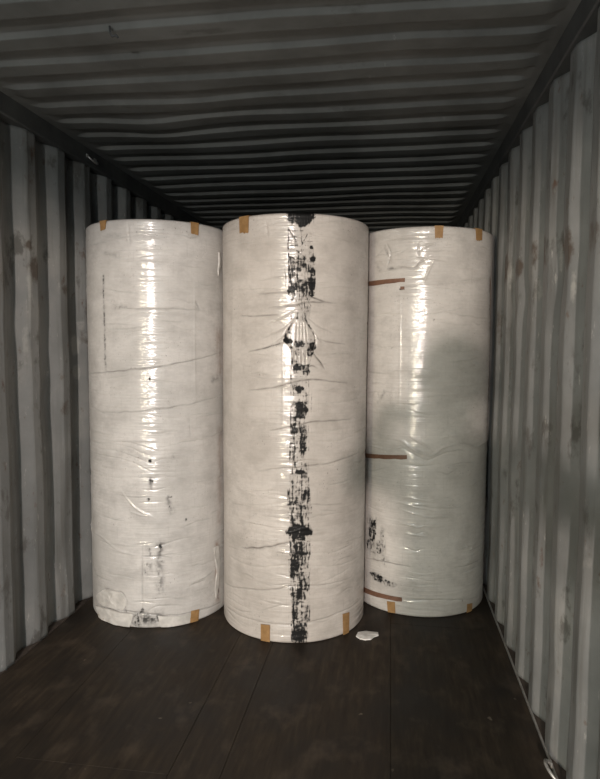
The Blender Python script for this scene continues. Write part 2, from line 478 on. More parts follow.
def build_roll(rl, label, mat, dense=None):
    small_creases(rl, 110)
    root = tag(empty('paper_roll', (rl.cx, rl.cy, 0)), label, 'paper roll', 'tall wrapped paper rolls in the container')
    half = math.radians(104)
    sf = list(np.arange(-half*R, half*R, 0.0042))
    if dense:
        sf = [x for x in sf if not dense[0] < x < dense[1]] + list(np.arange(dense[0], dense[1], 0.0022))
        sf = sorted(sf)
    back = list(np.linspace(half*R, (2*math.pi-half)*R, 40))[:-1]
    s = np.array([x for x in sf if x < half*R-0.003] + back)
    swrap = np.where(s > math.pi*R, s-2*math.pi*R, s)
    z = np.concatenate([[0.0, 0.002, 0.006], np.linspace(0.012, HR-0.012, 610), [HR-0.007, HR-0.003, HR]])
    S, Z = np.meshgrid(swrap, z)
    sd = rl.seed
    # slow unevenness of the winding, never far outside the nominal radius
    D = -0.0035*fbm(S*3.0+50, Z*2.2, sd, 3)
    w = fbm(S*4+80+Z*0.8, Z*34+9, sd+3, 3); gate = sstep(0.45, 0.75, fbm(S*2.2+20, Z*3.1+5, sd+5, 2))
    D += -0.0042*gate*np.abs(w-0.5)*2
    D += -0.0009*fbm(S*3+11, Z*90, sd+8, 2)
    dirt_crease = np.zeros(S.shape); brown = np.zeros(S.shape); field = np.zeros(S.shape)
    for P, wd, dep, dk in rl.creases:  # creases: relief, plus darker colour along the line
        P = smooth_poly(P); win = near(P, S, Z, wd*9)
        if win is None: continue
        s_, z_ = S[win], Z[win]
        jz = (vnoise(s_*26, z_*26, sd+40)-0.5)*0.006
        d, t, side = seg_dist(P, s_, z_+jz)
        tp = np.sin(np.pi*np.clip(t*0.94+0.03, 0, 1))**0.6
        prof = -np.exp(-(d/wd)**2) - 0.35*np.exp(-d/(wd*3.5))*(side < 0)
        D[win] += dep*tp*prof
        if dk > 0:
            dirt_crease[win] = np.maximum(dirt_crease[win], dk*tp*np.exp(-(d/max(wd*0.75, 0.0032))**2)*(0.55+0.7*vnoise(s_*45, z_*40, sd+50)))
    for P, wd, st, grit in rl.lines:                      # scuff lines
        win = near(P, S, Z, wd*5)
        if win is None: continue
        s_, z_ = S[win], Z[win]
        jx = (fbm(s_*20, z_*22, sd+60)-0.5)*0.008
        d, t, side = seg_dist(P, s_+jx, z_)
        f = st*np.exp(-(d/wd)**2)*(1-grit+grit*2*fbm(s_*70, z_*55, sd+70))
        field[win] = np.maximum(field[win], f)
    for c, rs, rz, st, grit in rl.blobs:                  # scuff patches
        win = near(np.array([c]), S, Z, max(rs, rz)*2.0)
        if win is None: continue
        s_, z_ = S[win], Z[win]
        q = np.sqrt(((s_-c[0])/rs)**2+((z_-c[1])/rz)**2)
        q = q + (fbm(s_*45, z_*45, sd+77)-0.5)*0.7
        f = st*(1-sstep(0.72, 1.25, q))
        n1 = fbm(s_*75+3, z_*48, sd+81); f = f*(1-grit+grit*2.0*n1)
        field[win] = np.maximum(field[win], f)
    for zs, dn, L_, R_ in rl.strips:                      # worn strip: density and borders by height
        dens = np.interp(Z, zs, dn); lo = np.interp(Z, zs, L_); hi = np.interp(Z, zs, R_)
        wob = (fbm(S*9, Z*30, sd+61)-0.5)*0.016
        dens = dens*sstep(-0.004, 0.007, S+wob-lo)*sstep(-0.004, 0.007, hi-S-wob)
        field = np.maximum(field, dens)+0.25*np.minimum(field, dens)
    sw = S+(fbm(S*30+3, Z*26, sd+65, 2)-0.5)*0.016; zw = Z+(fbm(S*26, Z*30+8, sd+66, 2)-0.5)*0.02
    n1 = fbm(sw*150+7, zw*20, sd+62, 3); n2 = fbm(sw*17+5, zw*130, sd+63, 3); n3 = fbm(sw*95, zw*95, sd+64, 3); n4 = fbm(sw*28, zw*22, sd+67, 2)
    N = 0.34*n1+0.20*n2+0.24*n3+0.22*n4
    hard = sstep(0.30, 0.88, field*0.80+(N-0.5)*3.0*np.clip(field*1.6, 0, 1))
    smudge = 0.55*np.clip(field, 0, 1)*sstep(0.35, 0.7, 0.5*n4+0.5*n3)
    dirt_crease = np.maximum(dirt_crease, np.maximum(hard, smudge)*np.clip(field*4, 0, 1))
    for P, wd, st in rl.smears:                           # soft grey rubbed dirt
        win = near(P, S, Z, wd*3)
        if win is None: continue
        s_, z_ = S[win], Z[win]
        d, t, side = seg_dist(P, s_+(fbm(s_*24, z_*24, sd+93)-0.5)*0.012, z_)
        m = st*1.25*np.exp(-(d/wd)**2)*(0.25+sstep(0.40, 0.66, 0.5*fbm(s_*90, z_*30, sd+94)+0.5*fbm(s_*50, z_*80, sd+95)))
        dirt_crease[win] = np.maximum(dirt_crease[win], np.clip(m, 0, 0.9))
    for P, wd, st in rl.brown:
        win = near(P, S, Z, wd*4)
        if win is None: continue
        s_, z_ = S[win], Z[win]
        d, t, side = seg_dist(P, s_+(fbm(s_*20, z_*25, sd+90)-0.5)*0.02, z_)
        brown[win] = np.maximum(brown[win], st*np.exp(-(d/wd)**2)*np.clip(2*fbm(s_*60, z_*30, sd+91)-0.3, 0, 1))
    D += -0.0012*dirt_crease*vnoise(S*150, Z*120, sd+99)
    Rr = R + D
    edge = np.minimum(Z, HR-Z); Rr = Rr - 0.009*np.clip(1-edge/0.012, 0, 1)**2
    A = rl.ref + s[None, :]/R + 0*Z
    V = np.stack([Rr*np.cos(A), Rr*np.sin(A), Z], -1).reshape(-1, 3)
    nz, ns = S.shape
    idx = np.arange(nz*ns).reshape(nz, ns); nxt = np.roll(idx, -1, 1)
    Q = np.stack([idx[:-1], nxt[:-1], nxt[1:], idx[1:]], -1).reshape(-1, 4)
    # end caps
    V = np.vstack([V, [[0, 0, 0.0], [0, 0, HR]]]); cb, ct = nz*ns, nz*ns+1
    caps = np.vstack([np.stack([nxt[0], idx[0], np.full(ns, cb)], -1), np.stack([idx[-1], nxt[-1], np.full(ns, ct)], -1)])
    me = bpy.data.meshes.new('wrapped_body')
    me.vertices.add(len(V)); me.vertices.foreach_set('co', V.ravel())
    nl = Q.size+caps.size
    me.loops.add(nl); me.loops.foreach_set('vertex_index', np.concatenate([Q.ravel(), caps.ravel()]).astype(np.int32))
    npol = len(Q)+len(caps); me.polygons.add(npol)
    st = np.concatenate([np.arange(len(Q))*4, len(Q)*4+np.arange(len(caps))*3]).astype(np.int32)
    me.polygons.foreach_set('loop_start', st)
    me.update(calc_edges=True); me.validate()
    me.polygons.foreach_set('use_smooth', np.concatenate([np.ones(len(Q), bool), np.zeros(len(caps), bool)]))
    for nm, arr in (('dirt_crease', dirt_crease), ('brown', brown)):
        at = me.attributes.new(nm, 'FLOAT', 'POINT')
        at.data.foreach_set('value', np.concatenate([np.clip(arr, 0, 1).ravel(), [0, 0]]).astype(np.float32))
    uvp = np.vstack([np.stack([np.broadcast_to(s, S.shape).ravel(), Z.ravel()], -1), [[0, 0], [0, HR]]])
    lv = np.zeros(nl, np.int32); me.loops.foreach_get('vertex_index', lv)
    uv = me.uv_layers.new(name='UVMap'); uv.data.foreach_set('uv', uvp[lv].ravel().astype(np.float32))
    me.materials.append(mat)
    o = bpy.data.objects.new('wrapped_body', me); COL.objects.link(o); o.parent = root
    # cardboard core showing in the top end
    n = 32; cv = []; cf = []
    for rr, zz in ((0.045, HR-0.02), (0.045, HR+0.004), (0.058, HR+0.004), (0.058, HR-0.02)):
        for k in range(n):
            a = 2*math.pi*k/n; cv.append((rr*math.cos(a), rr*math.sin(a), zz))
    for q in range(3):
        for k in range(n): cf.append((q*n+k, q*n+(k+1) % n, (q+1)*n+(k+1) % n, (q+1)*n+k))
    mesh_obj('core_tube', cv, [f[::-1] for f in cf], CORE, root, False)
    return root

def tape(rl, root, quad, mat=TAPE, fold=0, label=None, lift=0.0032):
    """tape stuck on the roll; quad = picture corners tl, tr, br, bl; fold 1 folds it over the top end"""
    c = np.array([rl.px(*q) for q in quad]); tl, tr, br, bl = c
    if fold == 1: tl[1] = tr[1] = HR
    nu, nv = 10, 8; V = []; F = []
    grid = []
    for j in range(nv+1):
        v = j/nv; row = []
        for i in range(nu+1):
            u = i/nu
            p = (tl*(1-u)+tr*u)*(1-v)+(bl*(1-u)+br*u)*v
            jag = 0.0
            if j == nv: jag = (mnoise.noise(Vector((u*7, rl.seed+quad[0][0], 0))))*0.006
            row.append((p[0]/R, max(0.002, p[1]+jag), R+lift+0.0006*mnoise.noise(Vector((p[0]*40, p[1]*40, 2)))))
        grid.append(row)
    if fold == 1:
        tops = []
        for dr in (0.05, 0.03, 0.012):
            tops.append([(g[0], HR+0.002, R-dr) for g in grid[0]])
        tops.append([(g[0], HR+0.001, R+lift*0.6) for g in grid[0]])
        grid = tops+grid
    nr = len(grid)
    for lay in (0, 1):
        for row in grid:
            for a, z, r in row: V.append(rl.pos(a, z - (0.0015 if (lay and z > HR) else 0), r-(0.0025 if lay else 0)))
    w = nu+1; off = nr*w
    for j in range(nr-1):
        for i in range(nu):
            a = j*w+i
            F.append((a, a+w, a+w+1, a+1)); F.append((off+a, off+a+1, off+a+w+1, off+a+w))
    for j in range(nr-1):
        a = j*w; F.append((a, off+a, off+a+w, a+w)); a = j*w+nu; F.append((a, a+w, off+a+w, off+a))
    for i in range(nu):
        F.append((i, i+1, off+i+1, off+i)); a = (nr-1)*w+i; F.append((a, off+a, off+a+1, a+1))
    o = mesh_obj('tape_strip', V, F, mat, root, False)
    bm = bmesh.new(); bm.from_mesh(o.data); bmesh.ops.recalc_face_normals(bm, faces=bm.faces[:]); bm.to_mesh(o.data); bm.free()
    if label: o['label'] = label
    return o

def flap(rl, root, outline, lift=0.008, crumple=0.5, mat=FLAPM, name='film_flap', label=None):
    """loose crumpled piece of film: closed low relief on the roll, outline in picture points"""
    P = np.array([rl.px(*q) for q in outline]); c = P.mean(0)
    n = 40; L = np.hypot(*(np.roll(P, -1, 0)-P).T); cum = np.concatenate([[0], np.cumsum(L)])
    B = []
    for k in range(n):
        t = cum[-1]*k/n; i = min(np.searchsorted(cum, t, 'right')-1, len(P)-1)
        u = (t-cum[i])/L[i]; B.append(P[i]*(1-u)+P[(i+1) % len(P)]*u)
    B = np.array(B); V = []; F = []
    rings = [0.25, 0.5, 0.72, 0.88, 0.97, 1.0, 1.0]
    V.append(rl.pos(c[0]/R, c[1], R+lift))
    for ri, g in enumerate(rings):
        for b in B:
            q = c+(b-c)*g
            h = lift*(0.55+0.45*(1-g)) + lift*crumple*(mnoise.noise(Vector((q[0]*38, q[1]*38, rl.seed)))+0.5*mnoise.noise(Vector((q[0]*90, q[1]*90, 5))))
            if ri == len(rings)-1: h = -0.006
            V.append(rl.pos(q[0]/R, max(0.002, q[1]), R+h))
    for k in range(n): F.append((0, 1+k, 1+(k+1) % n))
    for ri in range(len(rings)-1):
        for k in range(n):
            a = 1+ri*n+k; b = 1+ri*n+(k+1) % n; F.append((a, a+n, b+n, b))
    o = mesh_obj(name, V, F, mat, root, True)
    bm = bmesh.new(); bm.from_mesh(o.data); bmesh.ops.recalc_face_normals(bm, faces=bm.faces[:]); bm.to_mesh(o.data); bm.free()
    if label: o['label'] = label
    return o

MM = 0.001
def C(rl, pts, w=4, d=3, k=0.0): rl.creases.append((rl.poly(pts), w*MM, d*MM, k))
def LN(rl, pts, w=3, st=0.9, g=0.5): rl.lines.append((rl.poly(pts), w*MM, st, g))
def BL(rl, x, y, rx, ry, st=1.0, g=0.4):
    c = rl.px(x, y); k = 3.0/FPX
    rl.blobs.append((c, rx*k, ry*k, st, g))

# ---- centre roll: long black scuff down the front
ce = Roll(0.0463, 3.3233, 11)
for pts, w, d, k in [
    ([(226, 291), (255, 289), (291, 291)], 3, 2.5, 0.10), ([(257, 294), (275, 293), (291, 291)], 3, 3.5, 0.55),
    ([(308, 296), (318, 299), (326, 302)], 3, 3.5, 0.85), ([(268, 308), (290, 306), (313, 302), (336, 303)], 3, 4, 0.65),
    ([(312, 290), (335, 287), (362, 289)], 4, 2.0, 0.06), ([(240, 316), (262, 316), (278, 315)], 3, 3.5, 0.6),
    ([(248, 352), (268, 347), (289, 341)], 3.5, 5, 0.8), ([(314, 338), (328, 342), (345, 344)], 3, 3, 0.5),
    ([(313, 352), (320, 361), (325, 369)], 4, 5, 0.9), ([(306, 369), (312, 366), (318, 368)], 4, 3, 0.7),
    ([(248, 391), (272, 388), (292, 383), (312, 380), (330, 381), (348, 383)], 3.5, 5, 0.7),
    ([(270, 431), (292, 427), (312, 422), (335, 421), (352, 419)], 3.5, 5, 0.6),
    ([(258, 471), (280, 469), (305, 467), (335, 462), (360, 452)], 4, 4, 0.4),
    ([(240, 548), (262, 548), (280, 545), (294, 542)], 5, 6, 0.7),
    ([(224, 582), (245, 589), (270, 590), (297, 586), (330, 584), (352, 577)], 4, 4.5, 0.35),
    ([(226, 606), (245, 618), (275, 625), (305, 624), (335, 615), (362, 598)], 5, 5, 0.12),
    ([(308, 504), (322, 505), (342, 504)], 3, 3, 0.25), ([(311, 518), (325, 515), (345, 512)], 3, 3, 0.12),
    ([(296, 310), (282, 318), (266, 325)], 3, 3, 0.2), ([(291, 322), (280, 331), (262, 338)], 3, 4, 0.3),
    ([(290, 330), (280, 340), (270, 345)], 3, 3, 0.3), ([(309, 318), (320, 327), (334, 333)], 3, 3, 0.25),
    ([(310, 326), (318, 338), (324, 344)], 3, 3, 0.3), ([(315, 325), (335, 330), (352, 330)], 4, 2, 0.0),
    ([(286, 325), (265, 318), (240, 322)], 4, 2, 0.0), ([(230, 410), (255, 407), (285, 408)], 5, 2, 0.0),
    ([(310, 404), (330, 404), (360, 398)], 5, 2, 0.0), ([(312, 440), (335, 442), (360, 432)], 5, 2, 0.0),
    ([(230, 500), (250, 505), (285, 503)], 5, 2, 0.0), ([(312, 553), (335, 552), (358, 540)], 5, 3, 0.0),
    ([(230, 556), (250, 566), (285, 565)], 5, 3, 0.0), ([(312, 566), (335, 566), (360, 556)], 4, 3, 0.0),
    ([(318, 223), (340, 221), (362, 224)], 3, 2.5, 0.12), ([(260, 228), (275, 222), (288, 220)], 4, 3, 0.12),
    ([(266, 222), (268, 236)], 6, 3, 0.12), ([(245, 262), (262, 260), (286, 258)], 4, 2, 0.05), ([(230, 245), (255, 243), (286, 247)], 4, 2, 0.04),
]: C(ce, pts, w, d, k)
prof = [(211, .3, 287, 314), (226, .30, 287, 313), (250, .36, 287, 314), (258, .55, 288, 316), (280, .68, 288, 316), (294, .55, 288, 315), (300, .42, 289, 311), (318, .42, 290, 310),
        (326, .30, 289, 312), (338, .34, 286, 316), (346, .60, 288, 316), (358, .50, 289, 312), (370, .62, 291, 310), (378, .42, 290, 308), (388, .58, 291, 308), (400, .62, 291, 308), (418, .66, 290, 307),
        (428, .55, 289, 307), (444, .66, 289, 307), (462, .52, 288, 307), (475, .52, 289, 309), (490, .58, 288, 311), (505, .66, 287, 312), (520, .62, 288, 311), (540, .70, 289, 311), (560, .72, 290, 310), (600, .74, 290, 309), (630, .74, 291, 309), (645, .74, 291, 308)]
zz = [(ce.px(300, y)[1], d, ce.px(l, y)[0], ce.px(r, y)[0]) for y, d, l, r in prof][::-1]
ce.strips.append(tuple(np.array(q) for q in zip(*zz)))
BL(ce, 302, 215, 15, 9, 1.3, 0.12); BL(ce, 302, 220, 10, 5, 1.2, 0.2)
for x, a, b, w, st in [(288, 222, 300, 2.5, .75), (301, 226, 262, 2.5, .6), (309, 226, 262, 2.5, .65), (313, 244, 292, 4, .8), (294, 258, 300, 3, .6),
                       (285, 268, 286, 2.5, .8), (290, 295, 330, 3, .65), (297, 292, 325, 3, .6), (304, 292, 322, 3, .65), (309, 296, 320, 3, .6),
                       (292, 350, 372, 3.5, .8), (297, 350, 368, 3, .55), (306, 350, 372, 3, .7), (288, 350, 380, 2, .5),
                       (291, 372, 470, 3, .7), (295, 424, 470, 3.5, .8), (309, 372, 470, 2.5, .55), (312, 385, 440, 2, .45), (288, 400, 470, 2, .45),
                       (293, 470, 527, 5, .85), (302, 470, 530, 5.5, .9), (309, 478, 530, 5, .5), (288, 485, 525, 3, .4), (297, 476, 520, 3, .5),
                       (294, 540, 643, 7, 1.05), (302, 540, 643, 6.5, 1.0), (298, 556, 640, 5, .62), (310, 540, 622, 4.5, .5), (289, 560, 628, 2.5, .4), (306, 545, 600, 3, .5),
                       (283, 320, 440, 1.5, .3)]:
    LN(ce, [(x, a), (x+(1 if a < 300 else -0.5), (a+b)/2), (x, b)], w, st, 0.55)
for x0, x1, y in [(287, 312, 230), (287, 312, 236), (288, 313, 241), (287, 314, 245), (288, 312, 252), (290, 314, 262), (290, 310, 268), (290, 316, 281), (290, 316, 286),
                  (289, 310, 299), (291, 309, 311), (290, 308, 376), (291, 310, 395), (291, 309, 404), (288, 309, 435), (288, 308, 441), (289, 308, 447), (288, 309, 453), (288, 307, 459), (289, 308, 464),
                  (289, 309, 482), (289, 310, 490), (287, 310, 498), (285, 313, 505), (287, 312, 513), (286, 310, 520), (288, 309, 560), (289, 310, 572), (288, 310, 586), (289, 309, 598), (288, 308, 612), (288, 311, 626)]:
    LN(ce, [(x0, y), ((x0+x1)/2, y+1), (x1, y)], 2.2, .62, 0.6)
for x, y, rx, ry, st, g in [(312, 247, 2.2, 2.2, 1.1, .2), (313, 259, 3.2, 2.6, 1.1, .2), (313, 272, 3, 5, .9, .4), (312, 284, 4.5, 8, 1.1, .3), (301, 283, 8, 3.5, .9, .4),
                            (302, 262, 7, 6, .6, .7), (300, 270, 8, 8, .6, .7), (297, 289, 8, 3, .8, .5), (312, 293, 3, 3, 1, .3), (291, 291, 4, 1.8, 1.1, .3),
                            (288, 336, 4, 4, .8, .5), (288, 341, 5, 3, 1.1, .3), (300, 344, 6, 4, 1.1, .3), (313, 346, 4, 5, .9, .4), (310, 352, 5, 4, .8, .5), (296, 352, 4, 4, .6, .6),
                            (299, 367, 6, 3.5, 1.1, .3), (307, 372, 5, 4, .6, .6), (299, 389, 5.5, 3.5, 1.2, .25), (299, 406, 7, 5, .95, .5), (302, 412, 6, 7, 1.1, .3), (294, 408, 4, 6, .7, .5),
                            (303, 444, 4, 13, 1.0, .4), (293, 440, 4, 14, .6, .6), (299, 430, 8, 4, .7, .5), (300, 472, 5, 2.8, 1.2, .2), (298, 503, 9, 5, .6, .6),
                            (299, 531, 13.5, 7, 1.35, .1), (299, 536, 8, 5, 1.2, .2), (298, 552, 6, 7, 1.0, .35), (298, 545, 5, 4, .8, .4), (299, 633, 7, 11, 1.05, .35), (301, 598, 5, 10, .8, .5), (294, 570, 4, 14, .85, .4)]:
    BL(ce, x, y, rx, ry, st, g)
for side in (((296, 318), (289, 328), (285, 338), (290, 346), (296, 353)), ((305, 318), (311, 328), (316, 338), (314, 348), (308, 355))):
    LN(ce, list(side), 5, .85, .5)
    C(ce, list(side), 5, 5, 0.0)
for a, b in [((288, 228), (296, 240)), ((309, 232), (301, 246)), ((296, 250), (310, 262)), ((303, 250), (292, 266)), ((298, 290), (290, 305)), ((303, 290), (311, 306)), ((300, 288), (300, 300)), ((296, 300), (305, 314)), ((290, 256), (291, 292)), ((298, 255), (298, 290)), ((306, 258), (307, 292)), ((302, 300), (303, 320))]:
    LN(ce, [a, b], 2.6, .8, .45)
LN(ce, [(293, 322), (287, 334)], 4, .7, .5); LN(ce, [(308, 322), (314, 335)], 4, .7, .5)
for x in (297, 300, 303, 306): C(ce, [(x, 322), (x-(300-x)*0.3, 345)], 3, 3.5, 0.12)
for x in (294, 298, 302, 306): C(ce, [(x, 350), (x, 366)], 3, 4, 0.2)
for pts in ([(233, 250), (232, 330), (231, 420)], [(360, 300), (360, 340), (360, 400)], [(358, 420), (359, 500), (358, 560)]): C(ce, pts, 5, -1.6, 0)
for pts in ([(283, 330), (283, 380), (282, 430)],): C(ce, pts, 7, -1.5, 0)
FILM_C = mat_film('film_warm', (0.62, 0.575, 0.53), (0.51, 0.47, 0.43), (0.40, 0.365, 0.33), (3.1, 0.4, 0))
s0 = ce.px(280, 400)[0]; s1 = ce.px(320, 400)[0]
rc = build_roll(ce, 'white film-wrapped paper roll with a black scuff down its front, foremost of three', FILM_C, (min(s0, s1), max(s0, s1)))
tape(ce, rc, [(239.5, 214), (249, 214), (248.5, 233), (240, 233)], TAPE, 1, 'brown tape folded over the top edge')
tape(ce, rc, [(261, 624), (270, 625), (270, 645), (261, 644)], TAPE, 0, 'brown tape at the bottom edge')
tape(ce, rc, [(342.5, 614), (349, 612), (348.5, 634), (343, 636)], TAPE, 0, 'brown tape at the bottom edge')

# ---- left roll: torn film at the bottom
le = Roll(-0.7545, 3.364, 23)
for pts, w, d, k in [
    ([(88, 374), (120, 371), (150, 368), (190, 361), (222, 352)], 3.5, 4, 0.5), ([(96, 412), (130, 412), (160, 409), (192, 404), (222, 394)], 3.5, 3.5, 0.3),
    ([(118, 309), (145, 309), (175, 309), (200, 310)], 3.5, 3.5, 0.4), ([(196, 301), (200, 310)], 3, 3, 0.35), ([(110, 304), (122, 306)], 5, 2, 0.25),
    ([(90, 528), (100, 536), (118, 550), (142, 557)], 5, -3.5, 0.05), ([(90, 520), (92, 535)], 6, -3, 0),
    ([(95, 447), (120, 452), (150, 463)], 3, 3, 0.06), ([(95, 453), (125, 460), (152, 472)], 3, 3, 0.06), ([(92, 442), (120, 445), (148, 455)], 3, 3, 0.04),
    ([(100, 440), (130, 443), (160, 452)], 3, 3, 0.04), ([(120, 490), (135, 508), (155, 518)], 4, -3, 0), ([(130, 512), (150, 517)], 4, -3, 0),
    ([(142, 545), (142, 580), (142, 612)], 2.5, 3, 0.35), ([(142, 557), (160, 556), (170, 558)], 2.5, 3, 0.45),
    ([(95, 603), (112, 609), (140, 613), (170, 616), (195, 612), (221, 602)], 4, 5, 0.6), ([(146, 612), (160, 606), (185, 605)], 3, 2.5, 0.2),
    ([(192, 583), (205, 577), (213, 571)], 4, -4, 0.3), ([(190, 586), (205, 580)], 3, 4, 0.3),
    ([(103, 255), (125, 258), (160, 254)], 4, 2, 0), ([(110, 250), (140, 248), (190, 252)], 4, 2, 0), ([(160, 320), (190, 330), (215, 332)], 4, 2, 0),
    ([(120, 320), (140, 313), (190, 314)], 3, 2.5, 0.1), ([(128, 222), (130, 245)], 4, 2, 0.2), ([(88, 470), (150, 478), (215, 470)], 6, 2, 0),
    ([(90, 490), (120, 488)], 5, 2, 0), ([(190, 415), (191, 440)], 3, 2.5, 0.15), ([(190, 415), (220, 412)], 3, 2, 0.12),
    ([(195, 280), (195, 340), (196, 420)], 6, -2, 0), ([(148, 600), (168, 598), (190, 600)], 4, 2, 0.1), ([(150, 480), (165, 476), (215, 486)], 5, 2, 0.0),
]: C(le, pts, w, d, k)
LN(le, [(103, 275), (104, 320), (105, 374)], 4.5, .55, .6); LN(le, [(103, 290), (104, 330), (105, 350)], 6, .4, .6); LN(le, [(105, 374), (107, 380)], 4, .4, .5)
for x, y, rx, ry, st in [(150, 461, 2, 2, .8), (151, 482, 2, 5, .7), (148, 500, 2, 2, .6), (170, 496, 3, 2, .6), (168, 506, 3, 4, .6), (173, 512, 2, 2, .5), (186, 520, 2, 2, .5), (158, 505, 2, 2, .5),
                         (150, 379, 1.5, 2, .7), (159, 549, 4, 5, .62), (149, 552, 3, 5, .45), (158, 566, 5, 12, .42), (147, 570, 4, 10, .40), (152, 608, 3, 3, .5), (173, 458, 2, 4, .5),
                         (147, 618, 13, 10, .50), (140, 624, 8, 5, .6), (155, 616, 6, 4, .45), (125, 612, 2, 8, .6), (109, 606, 2, 6, .5), (217, 378, 4, 6, .35), (121, 307, 3, 2, .5)]:
    BL(le, x, y, rx, ry, st, 0.65)
le.brown += [(le.poly([(219, 330), (220, 372)]), 0.03, 0.4), (le.poly([(220, 430), (220, 520)]), 0.025, 0.35), (le.poly([(217, 545), (218, 600)]), 0.02, 0.7)]
def SM(rl, pts, w, st): rl.smears.append((rl.poly(pts), w*MM, st))
SM(le, [(103, 276), (104, 320), (105, 372)], 7, .55); SM(le, [(135, 621), (148, 619), (158, 618)], 32, .62); SM(le, [(149, 548), (150, 575)], 16, .35); SM(le, [(160, 545), (160, 590)], 22, .40)
SM(le, [(124, 607), (126, 622)], 8, .55); SM(le, [(109, 604), (110, 613)], 7, .45); SM(le, [(168, 498), (172, 512)], 14, .35); SM(le, [(150, 478), (151, 490)], 9, .45); SM(le, [(217, 548), (218, 598)], 9, .6)
SM(le, [(108, 236), (128, 236)], 14, .16); SM(le, [(105, 252), (118, 256)], 14, .18); SM(le, [(116, 307), (124, 307)], 12, .35); SM(le, [(213, 380), (220, 376)], 18, .3); SM(le, [(92, 560), (96, 575)], 14, .2)
for pts, k in [([(97, 595), (104, 589), (114, 591), (122, 593), (127, 602), (125, 611)], .55), ([(96, 605), (108, 609), (122, 613), (134, 614)], .8), ([(134, 614), (131, 627)], .5), ([(120, 612), (124, 626)], .6)]: C(le, pts, 5, 3, k)  # dark outlines drawn round the loose film flaps
FILM_L = mat_film('film_cool', (0.62, 0.60, 0.58), (0.50, 0.485, 0.465), (0.40, 0.385, 0.37), (8.3, 2.4, 0))
rL = build_roll(le, 'white film-wrapped paper roll with torn bottom film, against the left wall', FILM_L)
tape(le, rL, [(100, 219), (106.5, 218), (105.5, 229), (101, 231)], TAPE, 1, 'brown tape folded over the top edge')
tape(le, rL, [(190.5, 222), (198.5, 223.5), (198, 235), (191, 234)], TAPE, 1, 'brown tape folded over the top edge')
tape(le, rL, [(191, 611), (199, 609), (198, 621), (190, 623)], TAPE, 0, 'brown tape at the bottom edge')
tape(le, rL, [(98.5, 614), (104, 616), (104, 622), (99.5, 620)], TAPE, 0, 'small brown tape scrap')
flap(le, rL, [(97, 595), (104, 589), (114, 591), (122, 593), (127, 602), (124, 610), (112, 608), (98, 602)], 0.006, 0.9, FLAPM, 'film_flap', 'loose crumpled film')
flap(le, rL, [(96, 605), (108, 609), (122, 613), (134, 614), (130, 627), (112, 625), (99, 618)], 0.006, 0.9, FLAPM, 'film_flap', 'torn film edge')
flap(le, rL, [(158, 616), (175, 617), (191, 614), (190, 624), (172, 627), (160, 627)], 0.004, 0.6, FLAPM, 'film_flap', 'torn film edge')
flap(le, rL, [(214, 548), (219, 545), (220, 560), (219, 585), (216, 600), (215, 590), (217, 572)], 0.0008, 1.0, FLAPM, 'film_flap', 'ragged torn film at the side')
flap(le, rL, [(219, 252), (221, 258), (220, 272), (218.5, 276), (218, 270), (219, 262)], 0.003, 1.0, FLAPM, 'film_flap', 'ragged torn film at the side')

# ---- right roll
ri = Roll(0.7550, 3.731, 37)
for pts, w, d, k in [
    ([(385, 241), (400, 239), (420, 238)], 3.5, 3.5, 0.25), ([(386, 243), (390, 252), (387, 268)], 4, 4.5, 0.35), ([(388, 270), (400, 267), (414, 268), (420, 262), (430, 256)], 4, 5, 0.4),
    ([(384, 250), (391, 262)], 4, 4, 0.2), ([(418, 242), (419, 258)], 3, 4, 0.35), ([(425, 244), (440, 243)], 3, 3, 0.15), ([(420, 250), (435, 243)], 3, 3, 0.2), ([(395, 255), (410, 247)], 4, 2.5, 0.1),
    ([(374, 258), (384, 248)], 4, 2, 0.1), ([(432, 284), (460, 281), (492, 277)], 4, 2.5, 0.08), ([(436, 308), (462, 315), (490, 319)], 4, 3, 0.15), ([(430, 318), (455, 322)], 4, 2, 0.05),
    ([(372, 350), (385, 347), (400, 350)], 4, 2, 0.06), ([(368, 372), (388, 374)], 3, 2, 0.2), ([(370, 398), (376, 392), (380, 405)], 4, 2, 0.1),
    ([(388, 438), (400, 440), (412, 448), (430, 455), (445, 447), (462, 443), (476, 446), (490, 438)], 6, -6, 0.05), ([(400, 446), (415, 455), (428, 460), (445, 453), (470, 450)], 5, 4, 0.06),
    ([(410, 436), (430, 448)], 5, -4, 0), ([(440, 438), (460, 434)], 5, -3, 0), ([(398, 502), (420, 508), (442, 512)], 4, -3, 0), ([(402, 510), (425, 516), (450, 517)], 4, -3.5, 0), ([(400, 523), (420, 527), (445, 526)], 4, -3.5, 0.05),
    ([(405, 533), (425, 536)], 4, -3, 0), ([(396, 496), (440, 502), (470, 510)], 4, -2, 0), ([(448, 536), (465, 537)], 4, -2, 0),
    ([(366, 558), (385, 562), (410, 567)], 3.5, 4, 0.6), ([(455, 568), (475, 563), (492, 553)], 4, 4, 0.1), ([(466, 545), (470, 550), (473, 545)], 4, -5, 0),
    ([(396, 600), (440, 600), (486, 592)], 4, 3, 0.15), ([(400, 285), (400, 350), (399, 420)], 6, -2.2, 0), ([(492, 275), (491, 330)], 4, 3, 0.2), ([(488, 360), (490, 395)], 3, 3, 0.3),
    ([(385, 540), (384, 556)], 2.5, 3, 0.3), ([(434, 260), (428, 272), (424, 282)], 5, -4, 0),
]: C(ri, pts, w, d, k)
